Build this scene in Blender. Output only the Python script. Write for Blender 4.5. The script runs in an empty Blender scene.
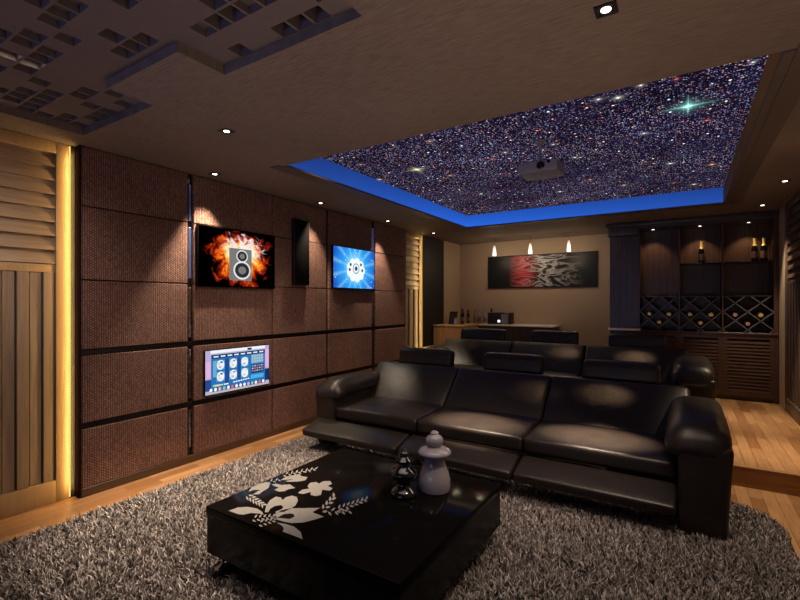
import bpy, bmesh, math, random
import numpy as np
from mathutils import Vector, Matrix
random.seed(7)
rng = np.random.default_rng(7)
PI = math.pi
scn = bpy.context.scene
COL = scn.collection

# ------------------------------------------------------------------ helpers
def link(o, parent=None):
    COL.objects.link(o)
    if parent is not None:
        o.parent = parent
    return o

def tag(o, label=None, cat=None, group=None, kind=None):
    if label: o['label'] = label
    if cat: o['category'] = cat
    if group: o['group'] = group
    if kind: o['kind'] = kind
    return o

def thing(name, label, cat, loc=(0, 0, 0), rotz=0, group=None):
    o = bpy.data.objects.new(name, None)
    o.empty_display_size = 0.1
    link(o)
    o.location = loc
    o.rotation_euler = (0, 0, rotz)
    return tag(o, label, cat, group)

def obj(name, bm, mats, parent=None, smooth=None):
    """link a bmesh as ONE mesh object; smooth = angle in degrees"""
    me = bpy.data.meshes.new(name)
    bmesh.ops.recalc_face_normals(bm, faces=bm.faces)
    if smooth:
        lim = math.radians(smooth)
        for f in bm.faces: f.smooth = True
        for e in bm.edges:
            if len(e.link_faces) == 2 and e.calc_face_angle(0) > lim:
                e.smooth = False
    bm.to_mesh(me); bm.free()
    if not isinstance(mats, (list, tuple)): mats = [mats]
    for m in mats: me.materials.append(m)
    return link(bpy.data.objects.new(name, me), parent)

def struct(name, bm, mats, smooth=None):
    return tag(obj(name, bm, mats, None, smooth), kind='structure')

def dup(root, loc, label=None, rotz=None):
    r = root.copy(); COL.objects.link(r); r.location = loc
    if rotz is not None: r.rotation_euler = (0, 0, rotz)
    if label: r['label'] = label
    for ch in list(root.children):
        c = ch.copy(); COL.objects.link(c); c.parent = r
        for g in ch.children:
            d = g.copy(); COL.objects.link(d); d.parent = c
    return r

def B(): return bmesh.new()

def box(bm, x0, x1, y0, y1, z0, z1, bev=0.0, seg=2, mat=0):
    t = bmesh.new()
    bmesh.ops.create_cube(t, size=1)
    for v in t.verts:
        v.co = Vector(((x0 + x1) / 2 + v.co.x * (x1 - x0), (y0 + y1) / 2 + v.co.y * (y1 - y0), (z0 + z1) / 2 + v.co.z * (z1 - z0)))
    if bev > 0:
        bmesh.ops.bevel(t, geom=list(t.edges), offset=bev, segments=seg, profile=0.5, affect='EDGES')
    for f in t.faces: f.material_index = mat
    merge(bm, t)
    return bm

def merge(bm, t):
    me = bpy.data.meshes.new('tmp'); t.to_mesh(me); t.free()
    bm.from_mesh(me); bpy.data.meshes.remove(me)

def quad(bm, pts, mat=0):
    f = bm.faces.new([bm.verts.new(p) for p in pts]); f.material_index = mat
    return f

def lathe(bm, prof, cx=0, cy=0, cz=0, n=32, mat=0, axis='Z'):
    rings = []
    for (r, z) in prof:
        ring = []
        for k in range(n):
            a = 2 * PI * k / n
            p = (r * math.cos(a), r * math.sin(a), z)
            if axis == 'Y': p = (p[0], -p[2], p[1])
            if axis == 'X': p = (p[2], p[0], p[1])
            ring.append(bm.verts.new((cx + p[0], cy + p[1], cz + p[2])))
        rings.append(ring)
    for i in range(len(rings) - 1):
        for k in range(n):
            f = bm.faces.new((rings[i][k], rings[i][(k + 1) % n], rings[i + 1][(k + 1) % n], rings[i + 1][k]))
            f.material_index = mat
    f = bm.faces.new(rings[0][::-1]); f.material_index = mat
    f = bm.faces.new(rings[-1]); f.material_index = mat

def tube(bm, pts, r, n=10, mat=0):
    pts = [Vector(p) for p in pts]
    rings = []
    for i, p in enumerate(pts):
        d = (pts[min(i + 1, len(pts) - 1)] - pts[max(i - 1, 0)]).normalized()
        up = Vector((0, 0, 1)) if abs(d.z) < 0.9 else Vector((1, 0, 0))
        s = d.cross(up).normalized(); t = s.cross(d)
        rings.append([bm.verts.new(p + r * (math.cos(2 * PI * k / n) * s + math.sin(2 * PI * k / n) * t)) for k in range(n)])
    for i in range(len(rings) - 1):
        for k in range(n):
            f = bm.faces.new((rings[i][k], rings[i][(k + 1) % n], rings[i + 1][(k + 1) % n], rings[i + 1][k])); f.material_index = mat
    bm.faces.new(rings[0]); bm.faces.new(rings[-1])

def cushion(bm, hx, hy, hz, r, crown=(0, 0, 0), fn=None, mat=0, puff=1.0):
    """rounded, slightly puffed upholstery block centred on 0, then moved by fn"""
    def coords(h, rr):
        a = [-h + rr * (1 - math.cos(t * PI / 2 / 4)) * 1.0 for t in range(5)]
        m = [(-h + rr) + (2 * h - 2 * rr) * k / 8 for k in range(1, 8)]
        b = [-q for q in a[::-1]]
        return a + m + b
    h = (hx, hy, hz)
    rr = [min(r, q * 0.98) for q in h]
    cs = [coords(h[i], rr[i]) for i in range(3)]
    verts = {}
    t = bmesh.new()
    def V(i, j, k):
        key = (i, j, k)
        if key in verts: return verts[key]
        p = Vector((cs[0][i], cs[1][j], cs[2][k]))
        inner = Vector([max(-h[q] + rr[q], min(h[q] - rr[q], p[q])) for q in range(3)])
        d = Vector([(p[q] - inner[q]) / rr[q] for q in range(3)])
        if d.length > 1e-6:
            d.normalize()
            p = Vector([inner[q] + d[q] * rr[q] for q in range(3)])
        u = [p[q] / h[q] for q in range(3)]
        for q in range(3):
            o1, o2 = [w for w in range(3) if w != q]
            g = (1 - abs(u[o1]) ** 2.5) * (1 - abs(u[o2]) ** 2.5)
            p[q] += crown[q] * g * u[q]
        if fn: p = Vector(fn(p))
        verts[key] = t.verts.new(p)
        return verts[key]
    N = [len(c) - 1 for c in cs]
    for i in range(N[0]):
        for j in range(N[1]):
            t.faces.new((V(i, j, 0), V(i, j + 1, 0), V(i + 1, j + 1, 0), V(i + 1, j, 0)))
            t.faces.new((V(i, j, N[2]), V(i + 1, j, N[2]), V(i + 1, j + 1, N[2]), V(i, j + 1, N[2])))
    for i in range(N[0]):
        for k in range(N[2]):
            t.faces.new((V(i, 0, k), V(i + 1, 0, k), V(i + 1, 0, k + 1), V(i, 0, k + 1)))
            t.faces.new((V(i, N[1], k), V(i, N[1], k + 1), V(i + 1, N[1], k + 1), V(i + 1, N[1], k)))
    for j in range(N[1]):
        for k in range(N[2]):
            t.faces.new((V(0, j, k), V(0, j, k + 1), V(0, j + 1, k + 1), V(0, j + 1, k)))
            t.faces.new((V(N[0], j, k), V(N[0], j + 1, k), V(N[0], j + 1, k + 1), V(N[0], j, k + 1)))
    for f in t.faces: f.material_index = mat
    merge(bm, t)

# ------------------------------------------------------------------ node helpers
class NT:
    def __init__(s, name):
        s.m = bpy.data.materials.new(name); s.m.use_nodes = True
        s.t = s.m.node_tree; s.t.nodes.clear()
        s.out = s.n('ShaderNodeOutputMaterial')
    def n(s, typ, **kw):
        nd = s.t.nodes.new(typ)
        for k, v in kw.items(): setattr(nd, k, v)
        return nd
    def l(s, a, b): s.t.links.new(a, b)
    def put(s, sock, v):
        if isinstance(v, bpy.types.NodeSocket): s.l(v, sock)
        elif v is not None: sock.default_value = v
    def math(s, op, a, b=None, c=None, clamp=False):
        nd = s.n('ShaderNodeMath', operation=op); nd.use_clamp = clamp
        s.put(nd.inputs[0], a); s.put(nd.inputs[1], b); s.put(nd.inputs[2], c)
        return nd.outputs[0]
    def vmath(s, op, a, b=None):
        nd = s.n('ShaderNodeVectorMath', operation=op)
        s.put(nd.inputs[0], a); s.put(nd.inputs[1], b)
        return nd.outputs['Value'] if op in ('LENGTH', 'DISTANCE', 'DOT_PRODUCT') else nd.outputs[0]
    def mix(s, f, a, b, mode='MIX'):
        nd = s.n('ShaderNodeMix', data_type='RGBA', blend_type=mode)
        s.put(nd.inputs[0], f); s.put(nd.inputs[6], a); s.put(nd.inputs[7], b)
        return nd.outputs[2]
    def ramp(s, f, stops, interp='LINEAR'):
        nd = s.n('ShaderNodeValToRGB'); cr = nd.color_ramp; cr.interpolation = interp
        while len(cr.elements) < len(stops): cr.elements.new(0.5)
        for e, (p, c) in zip(cr.elements, stops):
            e.position = p; e.color = tuple(c) + ((1,) if len(c) == 3 else ())
        s.put(nd.inputs[0], f)
        return nd.outputs[0]
    def pos(s): return s.n('ShaderNodeTexCoord').outputs['Object']
    def mapping(s, vec, loc=(0, 0, 0), rot=(0, 0, 0), sc=(1, 1, 1)):
        nd = s.n('ShaderNodeMapping')
        s.put(nd.inputs[0], vec); nd.inputs[1].default_value = loc; nd.inputs[2].default_value = rot; nd.inputs[3].default_value = sc
        return nd.outputs[0]
    def noise(s, vec, scale, detail=3, rough=0.5, dist=0.0, dim='3D'):
        nd = s.n('ShaderNodeTexNoise', noise_dimensions=dim)
        s.put(nd.inputs['Vector'], vec); nd.inputs['Scale'].default_value = scale
        nd.inputs['Detail'].default_value = detail; nd.inputs['Roughness'].default_value = rough; nd.inputs['Distortion'].default_value = dist
        return nd
    def bump(s, h, strength=0.3, dist=0.01):
        nd = s.n('ShaderNodeBump'); nd.inputs['Strength'].default_value = strength; nd.inputs['Distance'].default_value = dist
        s.put(nd.inputs['Height'], h)
        return nd.outputs[0]
    def pbsdf(s, color=(0.5, 0.5, 0.5, 1), rough=0.5, metal=0.0, spec=0.5, normal=None, coat=0.0, coat_rough=0.1, emit=None, estr=0.0, trans=0.0, ior=None):
        b = s.n('ShaderNodeBsdfPrincipled')
        if not isinstance(color, bpy.types.NodeSocket) and len(color) == 3: color = tuple(color) + (1,)
        s.put(b.inputs['Base Color'], color); s.put(b.inputs['Roughness'], rough); s.put(b.inputs['Metallic'], metal)
        s.put(b.inputs['Specular IOR Level'], spec)
        if normal is not None: s.l(normal, b.inputs['Normal'])
        b.inputs['Coat Weight'].default_value = coat; b.inputs['Coat Roughness'].default_value = coat_rough
        if emit is not None:
            if not isinstance(emit, bpy.types.NodeSocket) and len(emit) == 3: emit = tuple(emit) + (1,)
            s.put(b.inputs['Emission Color'], emit); s.put(b.inputs['Emission Strength'], estr)
        b.inputs['Transmission Weight'].default_value = trans
        if ior: b.inputs['IOR'].default_value = ior
        s.l(b.outputs[0], s.out.inputs[0])
        return s.m
    def emission(s, color, strength=1.0):
        e = s.n('ShaderNodeEmission')
        if not isinstance(color, bpy.types.NodeSocket) and len(color) == 3: color = tuple(color) + (1,)
        s.put(e.inputs[0], color); s.put(e.inputs[1], strength)
        s.l(e.outputs[0], s.out.inputs[0])
        return s.m

def plain(name, c, rough=0.5, metal=0, spec=0.5, coat=0, noise=0.12, nscale=30):
    t = NT(name)
    nz = t.noise(t.pos(), nscale, 3)
    a = tuple(q * (1 - noise) for q in c) + (1,); b = tuple(min(1, q * (1 + noise)) for q in c) + (1,)
    col = t.mix(nz.outputs[0], a, b)
    return t.pbsdf(col, rough, metal, spec, None, coat)

def glow(name, c, s):
    return NT(name).emission(c, s)

def leather():
    t = NT('black_leather')
    p = t.pos()
    vor = t.n('ShaderNodeTexVoronoi'); t.put(vor.inputs['Vector'], p); vor.inputs['Scale'].default_value = 190
    nz = t.noise(p, 7, 4, 0.55)
    h = t.math('ADD', t.math('MULTIPLY', vor.outputs[0], 0.12), t.math('MULTIPLY', nz.outputs[0], 1.4))
    col = t.mix(nz.outputs[0], (0.0115, 0.0082, 0.0066, 1), (0.0215, 0.0155, 0.0122, 1))
    r = t.math('MULTIPLY_ADD', nz.outputs[0], 0.14, 0.30)
    return t.pbsdf(col, r, 0, 0.5, t.bump(h, 0.35, 0.012))

def wood(name, dark, light, rough=0.35, axis='Z', scale=1.0, spec=0.4):
    t = NT(name)
    sc = {'Z': (14, 14, 0.9), 'X': (0.9, 14, 14), 'Y': (14, 0.9, 14)}[axis]
    p = t.mapping(t.pos(), sc=tuple(q * scale for q in sc))
    a = t.noise(p, 2.2, 6, 0.6, 0.6)
    col = t.ramp(a.outputs[0], [(0.3, dark), (0.7, light)])
    return t.pbsdf(col, rough, 0, spec, t.bump(a.outputs[0], 0.12, 0.004))

def floor_wood():
    t = NT('wood_floor_planks')
    p = t.pos()
    q = t.mapping(p, rot=(0, 0, PI / 2))
    br = t.n('ShaderNodeTexBrick'); t.put(br.inputs['Vector'], q)
    br.offset = 0.37; br.inputs['Scale'].default_value = 1.0
    br.inputs['Brick Width'].default_value = 0.62; br.inputs['Row Height'].default_value = 0.085
    br.inputs['Mortar Size'].default_value = 0.0016; br.inputs['Bias'].default_value = 0.0
    br.inputs['Color1'].default_value = (0.30, 0.135, 0.052, 1); br.inputs['Color2'].default_value = (0.56, 0.31, 0.145, 1)
    br.inputs['Mortar'].default_value = (0.10, 0.045, 0.02, 1)
    g = t.noise(t.mapping(p, sc=(26, 1.6, 1)), 3, 6, 0.6, 0.4)
    col = t.mix(0.6, br.outputs[0], t.ramp(g.outputs[0], [(0.3, (0.42, 0.40, 0.38)), (0.7, (1, 1, 1))]), 'MULTIPLY')
    return t.pbsdf(col, 0.30, 0, 0.5, t.bump(br.outputs['Fac'], 0.15, -0.002))

def woven():
    t = NT('woven_acoustic_cloth')
    p = t.pos()
    sx = t.n('ShaderNodeSeparateXYZ'); t.l(p, sx.inputs[0])
    cx = t.n('ShaderNodeCombineXYZ'); t.l(sx.outputs[1], cx.inputs[0]); t.l(sx.outputs[2], cx.inputs[1])
    br = t.n('ShaderNodeTexBrick'); t.l(t.mapping(cx.outputs[0], rot=(0, 0, PI / 2)), br.inputs['Vector'])
    br.offset = 0.5; br.inputs['Scale'].default_value = 1.0
    br.inputs['Brick Width'].default_value = 0.021; br.inputs['Row Height'].default_value = 0.0165
    br.inputs['Mortar Size'].default_value = 0.0034; br.inputs['Mortar Smooth'].default_value = 0.9
    br.inputs['Color1'].default_value = (0.285, 0.148, 0.118, 1); br.inputs['Color2'].default_value = (0.44, 0.248, 0.20, 1)
    br.inputs['Mortar'].default_value = (0.022, 0.012, 0.010, 1)
    nz = t.noise(p, 60, 3, 0.7)
    n2 = t.noise(p, 2.5, 2, 0.5)
    col = t.mix(0.6, br.outputs[0], t.ramp(nz.outputs[0], [(0.3, (0.5, 0.45, 0.45)), (0.75, (1, 1, 1))]), 'MULTIPLY')
    col = t.mix(0.5, col, t.ramp(n2.outputs[0], [(0.3, (0.65, 0.6, 0.6)), (0.7, (1, 1, 1))]), 'MULTIPLY')
    return t.pbsdf(col, 0.75, 0, 0.25, t.bump(br.outputs['Fac'], 0.55, -0.006))

def ceiling_mat():
    t = NT('brown_ceiling_cloth')
    p = t.pos()
    a = t.noise(t.mapping(p, sc=(6, 60, 6)), 1.6, 5, 0.65, 0.3)
    b = t.noise(p, 1.2, 3)
    col = t.ramp(a.outputs[0], [(0.3, (0.145, 0.108, 0.086)), (0.7, (0.235, 0.182, 0.148))])
    col = t.mix(0.5, col, t.ramp(b.outputs[0], [(0.3, (0.75, 0.72, 0.72)), (0.7, (1, 1, 1))]), 'MULTIPLY')
    return t.pbsdf(col, 0.8, 0, 0.15, t.bump(a.outputs[0], 0.25, 0.004))

def rug_mat():
    t = NT('grey_shag_pile')
    g = t.n('ShaderNodeNewGeometry')
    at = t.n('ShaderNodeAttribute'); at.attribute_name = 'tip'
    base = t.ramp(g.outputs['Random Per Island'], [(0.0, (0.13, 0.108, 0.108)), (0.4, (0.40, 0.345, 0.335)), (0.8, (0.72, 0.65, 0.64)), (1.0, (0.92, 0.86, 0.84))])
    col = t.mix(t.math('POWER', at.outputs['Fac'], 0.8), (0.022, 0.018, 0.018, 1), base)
    return t.pbsdf(col, 0.75, 0, 0.2)

def star_mat():
    t = NT('fibre_optic_star_field')
    p = t.pos()
    sp = t.n('ShaderNodeSeparateXYZ'); t.l(p, sp.inputs[0])
    flat = t.n('ShaderNodeCombineXYZ'); t.l(sp.outputs[0], flat.inputs[0]); t.l(sp.outputs[1], flat.inputs[1])
    flat = flat.outputs[0]
    neb = t.noise(flat, 0.9, 4, 0.6).outputs[0]
    dens = t.ramp(neb, [(0.34, (0.28,) * 3), (0.66, (1.3,) * 3)])
    total = t.ramp(t.noise(flat, 1.6, 5, 0.65).outputs[0], [(0.3, (0.007, 0.003, 0.012)), (0.5, (0.012, 0.006, 0.026)), (0.75, (0.014, 0.014, 0.050))])
    def layer(scale, rad, strength, stops, thr):
        v = t.n('ShaderNodeTexVoronoi', voronoi_dimensions='2D'); t.l(flat, v.inputs['Vector']); v.inputs['Scale'].default_value = scale
        sc = t.n('ShaderNodeSeparateColor'); t.l(v.outputs['Color'], sc.inputs[0])
        size = t.math('MULTIPLY_ADD', t.math('POWER', sc.outputs[0], 2.5), rad * 0.75, rad * 0.25)
        m = t.math('SUBTRACT', 1.0, t.math('DIVIDE', v.outputs['Distance'], size), clamp=True)
        m = t.math('MULTIPLY', t.math('POWER', m, 1.4), t.math('GREATER_THAN', sc.outputs[1], thr))
        br = t.math('MULTIPLY_ADD', t.math('POWER', sc.outputs[0], 2.0), strength * 0.85, strength * 0.15)
        m = t.math('MULTIPLY', m, br)
        col = t.ramp(sc.outputs[2], stops, 'LINEAR')
        return t.vmath('MULTIPLY', col, m_vec(m))
    def m_vec(m):
        c = t.n('ShaderNodeCombineXYZ')
        for k in range(3): t.l(m, c.inputs[k])
        return c.outputs[0]
    c1 = [(0.0, (1, 0.30, 0.16)), (0.15, (1, 0.62, 0.38)), (0.3, (0.9, 0.72, 1)), (0.55, (0.42, 0.5, 1)), (0.75, (0.62, 0.36, 0.9)), (0.9, (0.35, 0.62, 1)), (1, (0.4, 0.85, 0.9))]
    c2 = [(0.0, (1, 0.16, 0.07)), (0.25, (1, 0.45, 0.2)), (0.5, (1, 0.85, 0.7)), (0.75, (0.7, 0.8, 1)), (1, (0.4, 0.9, 1))]
    s = t.vmath('ADD', t.vmath('MULTIPLY', layer(70, 0.62, 1.7, c1, 0.30), dens), t.vmath('MULTIPLY', layer(40, 0.40, 1.9, c1, 0.42), dens))
    s = t.vmath('ADD', s, layer(12, 0.16, 5.0, c2, 0.50))
    total = t.vmath('ADD', total, s)
    # bright four-rayed stars: (x, y, size, colour)
    W = (1, 0.95, 0.85); O = (1, 0.5, 0.18); T = (0.35, 0.95, 0.8); R = (1, 0.2, 0.08); Y = (1, 0.9, 0.45)
    big = [(0.024, 3.766, 2.0, T), (-2.357, 4.045, 1.7, Y), (-0.234, 3.24, .8, W), (-0.494, 3.31, .9, W), (-0.378, 3.354, 1.0, W),
           (-0.277, 4.178, .9, W), (-0.972, 4.042, .7, W), (-0.882, 4.52, .8, W), (-1.4, 4.02, .8, W), (-2.747, 3.595, .7, O), (-1.85, 3.397, .8, O),
           (-2.164, 4.432, .9, O), (0.148, 4.135, .8, R), (0.238, 5.49, 1.1, O), (-0.118, 5.225, 1.0, W), (0.336, 3.274, .6, W), (-0.042, 3.268, .6, R),
           (-2.903, 4.153, .9, W), (-2.2, 5.4, .9, W), (-1.575, 4.151, .6, R), (-0.898, 5.425, .8, O), (-1.313, 5.816, 1.0, W), (-2.815, 5.455, .8, W),
           (-0.6, 5.9, 1.0, O), (-0.1, 6.1, .9, R), (0.1, 6.3, 1.0, W), (-1.9, 6.1, .9, O), (-2.5, 6.2, .8, R)]
    for (x, y, sz, c) in big:
        dx = t.math('ABSOLUTE', t.math('SUBTRACT', sp.outputs[0], x)); dy = t.math('ABSOLUTE', t.math('SUBTRACT', sp.outputs[1], y))
        r2 = t.math('ADD', t.math('MULTIPLY', dx, dx), t.math('MULTIPLY', dy, dy))
        k = 0.00011 * sz * sz
        core = t.math('DIVIDE', k, t.math('ADD', r2, k * 0.35))
        core = t.math('MULTIPLY', core, t.math('SUBTRACT', 1.0, t.math('DIVIDE', r2, 0.007 * sz * sz), clamp=True))
        if sz > 0.9:
            ray = t.math('DIVIDE', 0.000035 * sz ** 3, t.math('ADD', t.math('MULTIPLY', dx, dy), 0.00007 * sz))
            ray = t.math('MULTIPLY', ray, t.math('SUBTRACT', 1.0, t.math('DIVIDE', t.math('SQRT', r2), 0.055 * sz * sz), clamp=True))
            core = t.math('ADD', core, ray)
        total = t.vmath('ADD', total, t.vmath('MULTIPLY', m_vec(core), tuple(c)))
    return t.emission(total, 0.72)

M = {}
M['leather'] = leather()
M['floor'] = floor_wood()
M['woven'] = woven()
M['ceiling'] = ceiling_mat()
M['rug'] = rug_mat()
M['star'] = star_mat()
M['wall'] = plain('beige_plaster_wall', (0.42, 0.31, 0.22), 0.8, spec=0.2)
M['darkwall'] = plain('dark_wall_paint', (0.05, 0.038, 0.034), 0.8, spec=0.2)
M['black'] = plain('matte_black', (0.006, 0.006, 0.007), 0.55)
M['blackgloss'] = plain('gloss_black_lacquer', (0.003, 0.0026, 0.0026), 0.16, spec=0.14)
M['tabletop'] = plain('black_glass_table_top', (0.004, 0.0034, 0.0032), 0.12, spec=0.035)
M['inlay'] = plain('pale_grey_flower_print', (0.22, 0.208, 0.207), 0.5)
M['chrome'] = plain('chrome', (0.8, 0.8, 0.82), 0.12, 1.0)
M['gap'] = plain('gloss_black_trim', (0.010, 0.007, 0.006), 0.25, spec=0.5)
M['maroon'] = plain('maroon_panel_edge', (0.022, 0.010, 0.012), 0.9, spec=.05)
M['moulding'] = plain('brown_tray_moulding', (0.085, 0.062, 0.050), 0.6)
M['skirt'] = wood('dark_skirting_wood', (0.05, 0.026, 0.016), (0.11, 0.06, 0.035), axis='Y')
M['frame'] = wood('golden_oak_frame', (0.30, 0.19, 0.10), (0.40, 0.265, 0.15), axis='Z')
M['slat'] = wood('oak_slat_wood', (0.22, 0.145, 0.095), (0.34, 0.235, 0.16), axis='Y')
M['slatv'] = wood('oak_vertical_slat_wood', (0.20, 0.14, 0.10), (0.33, 0.235, 0.165), axis='Z')
M['darkoak'] = wood('dark_oak_slat', (0.055, 0.035, 0.026), (0.11, 0.07, 0.05), axis='Y')
M['darkoakv'] = wood('dark_oak_upright', (0.09, 0.06, 0.045), (0.15, 0.10, 0.075), axis='Z')
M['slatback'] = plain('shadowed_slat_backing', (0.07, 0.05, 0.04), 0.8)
M['barwood'] = wood('honey_bar_wood', (0.42, 0.24, 0.10), (0.60, 0.37, 0.17), axis='Z')
M['walnut'] = wood('dark_walnut_cabinet', (0.036, 0.018, 0.012), (0.095, 0.048, 0.030), axis='Z')
M['walnutx'] = wood('dark_walnut_louvre', (0.042, 0.021, 0.014), (0.10, 0.052, 0.033), axis='X')
M['ebony'] = wood('ebony_pilaster', (0.030, 0.025, 0.030), (0.072, 0.060, 0.070), axis='Z')
M['rackwood'] = wood('grey_brown_rack_wood', (0.075, 0.068, 0.08), (0.13, 0.12, 0.14), axis='Z')
M['stone'] = plain('pale_stone_ledge', (0.95, 0.88, 0.76), 0.3)
M['grey'] = plain('projector_grey_plastic', (0.20, 0.19, 0.24), 0.5)
M['lens'] = plain('dark_lens_glass', (0.004, 0.004, 0.006), 0.05)
M['foil'] = plain('gold_foil', (0.95, 0.68, 0.22), 0.38, 0.6)
M['pinkfoil'] = plain('pink_gold_foil', (0.75, 0.42, 0.30), 0.35, 0.7)
M['bottle'] = plain('dark_bottle_glass', (0.006, 0.008, 0.006), 0.08)
M['tanbottle'] = plain('amber_bottle_glass', (0.30, 0.17, 0.07), 0.1)
M['clearbottle'] = plain('lilac_glass', (0.32, 0.28, 0.36), 0.08)
M['wineLabel'] = plain('bottle_paper', (0.16, 0.085, 0.06), 0.6)
M['ceramic'] = plain('pale_glazed_ceramic', (0.27, 0.245, 0.285), 0.15, coat=0.5, noise=0.05)
M['blackceramic'] = plain('black_glazed_ceramic', (0.006, 0.006, 0.008), 0.06, coat=0.8)
M['speaker'] = plain('black_speaker_cloth', (0.0045, 0.004, 0.0045), 0.9, spec=0.1)
M['lamp'] = glow('downlight_lens_glow', (1, 0.90, 0.74), 7.0)
M['led'] = glow('warm_led_strip_glow', (1, 0.62, 0.14), 1.35)
M['whitelight'] = glow('small_white_light', (0.8, 0.9, 1), 1.6)

# ------------------------------------------------------------------ dimensions (metres; x right along rear wall, y away, camera above 0,0)
H = 2.7; PLAT = 0.165
PX = -3.89           # face of woven panels
FX = -3.97           # face of the louvre frames
RX = 1.05            # right wall
BY = 8.6             # rear wall
FY = -2.6            # wall behind the camera
TX0, TX1, TY0, TY1, TZ = -2.94, 0.40, 2.79, 6.64, 2.885   # star tray
PY = 4.57            # platform edge

# ------------------------------------------------------------------ setting
bm = B(); quad(bm, [(-4.1, FY, 0), (RX + .1, FY, 0), (RX + .1, PY + .05, 0), (-4.1, PY + .05, 0)])
struct('floor', bm, M['floor'])
bm = B(); box(bm, -4.1, RX + .1, PY, BY + .1, -0.02, PLAT, 0.004, 1)
struct('floor_platform', bm, M['floor'])
bm = B(); quad(bm, [(-4.05, FY, 0), (-4.05, BY + .05, 0), (-4.05, BY + .05, H + .3), (-4.05, FY, H + .3)])
struct('wall_left', bm, M['darkwall'])
bm = B(); box(bm, -4.05, FX + .001, 7.862, BY, PLAT, H)
struct('wall_left_end', bm, M['wall'])
bm = B(); quad(bm, [(-4.1, BY, 0), (RX + .1, BY, 0), (RX + .1, BY, H + .1), (-4.1, BY, H + .1)])
struct('wall_back', bm, M['wall'])
bm = B(); quad(bm, [(RX + .05, FY, 0), (RX + .05, BY, 0), (RX + .05, BY, H + .3), (RX + .05, FY, H + .3)])
struct('wall_right', bm, M['wall'])
bm = B(); quad(bm, [(-4.1, FY, 0), (RX + .1, FY, 0), (RX + .1, FY, H + .3), (-4.1, FY, H + .3)])
struct('wall_front', bm, M['darkwall'])
bm = B(); box(bm, -4.04, FX - .005, 6.992, 7.86, PLAT, H - .004, 0.004, 1); box(bm, FX - .004, FX + .012, 7.02, 7.05, PLAT, H - .02)
struct('door_1', bm, M['black'])

bm = B(); box(bm, -4.0, RX + .05, PY - .012, PY - .001, 0, PLAT - .012, .002, 1); box(bm, -4.0, RX + .05, PY - .02, PY + .03, PLAT - .012, PLAT + .002, .003, 2)
struct('trim_20', bm, wood('platform_riser_wood', (0.26, 0.125, 0.05), (0.46, 0.25, 0.11), axis='X'))
# ceiling with the tray opening and the stepped opening for the coffered diffuser
def in_recess(x, y):
    return (-3.65 < x < -1.14) and y < 1.5 and y > -1.2 and not (-2.74 < x < -2.05 and y > 1.24)
xs = sorted([-4.1, RX + .1, TX0, TX1, -3.65, -2.74, -2.05, -1.14])
ys = sorted([FY, BY, TY0, TY1, -1.2, 1.24, 1.5])
bm = B()
def solid(i, j):
    if not (0 <= i < len(xs) - 1 and 0 <= j < len(ys) - 1): return None
    cx = (xs[i] + xs[i + 1]) / 2; cy = (ys[j] + ys[j + 1]) / 2
    if TX0 < cx < TX1 and TY0 < cy < TY1: return 'tray'
    if in_recess(cx, cy): return 'rec'
    return 'c'
for i in range(len(xs) - 1):
    for j in range(len(ys) - 1):
        if solid(i, j) == 'c':
            quad(bm, [(xs[i], ys[j], H), (xs[i], ys[j + 1], H), (xs[i + 1], ys[j + 1], H), (xs[i + 1], ys[j], H)])
            for (di, dj, a, b) in ((1, 0, (xs[i + 1], ys[j]), (xs[i + 1], ys[j + 1])), (-1, 0, (xs[i], ys[j]), (xs[i], ys[j + 1])),
                                   (0, 1, (xs[i], ys[j + 1]), (xs[i + 1], ys[j + 1])), (0, -1, (xs[i], ys[j]), (xs[i + 1], ys[j]))):
                if solid(i + di, j + dj) == 'rec':
                    quad(bm, [(a[0], a[1], H), (b[0], b[1], H), (b[0], b[1], H + .06), (a[0], a[1], H + .06)])
struct('ceiling', bm, M['ceiling'])
# tray sides (plain near and right), mouldings around the opening
bm = B()
box(bm, TX1, TX1 + .03, TY0 - .03, TY1 + .03, H + .002, TZ + .02); box(bm, TX0 - .03, TX1, TY0 - .03, TY0, H + .002, TZ + .02)
box(bm, TX0 - .03, TX0 - .006, TY0, TY1, H + .002, TZ + .02); box(bm, TX0, TX1, TY1 + .006, TY1 + .03, H + .002, TZ + .02)
struct('trim_1', bm, plain('warm_tray_side', (0.30, 0.17, 0.06), 0.8, spec=.1))
def ringbox(bm, m0, m1, z0, z1, bev=.004):
    x0, x1, y0, y1 = TX0, TX1, TY0, TY1
    box(bm, x0 - m1, x1 + m1, y1 + m0, y1 + m1, z0, z1, bev, 1)
    box(bm, x0 - m1, x0 - m0, y0 - m0, y1 + m0, z0, z1, bev, 1); box(bm, x1 + m0, x1 + m1, y0 - m0, y1 + m0, z0, z1, bev, 1)
bm = B(); ringbox(bm, 0.0, .05, H - .014, H + .01); ringbox(bm, .05, .17, H - .006, H + .01)
struct('trim_2', bm, M['moulding'])
# horizontal gloss rails and vertical gloss gaps on the left wall
cols = [(1.585, 2.453), (2.512, 3.456), (3.464, 4.362), (4.420, 5.352), (5.440, 6.315)]
rows = [(0.07, 0.52), (0.57, 1.085), (1.135, 1.666), (1.674, 2.236), (2.244, 2.694)]
n = 3
for (z0, z1) in ((0.52, 0.57), (1.085, 1.135)):
    bm = B(); box(bm, -3.96, PX - .012, 1.583, 6.315, z0 + .001, z1 - .001, 0.003, 1)
    struct('trim_%d' % n, bm, M['gap']); n += 1
t = NT('bevelled_dark_mirror')
nz = t.noise(t.mapping(t.pos(), sc=(1, 30, 9)), 1.6, 2, 0.6)
M['mirror'] = t.pbsdf((0.42, 0.40, 0.42, 1), 0.10, 1.0, 0.5, t.bump(nz.outputs[0], 0.6, 0.02))
M['painted_reflection'] = plain('mirror_painted_blue_reflection', (0.30, 0.42, 0.95), 0.35, 1.0)  # blue reflection painted into the colour of the upper mirror pieces
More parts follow.
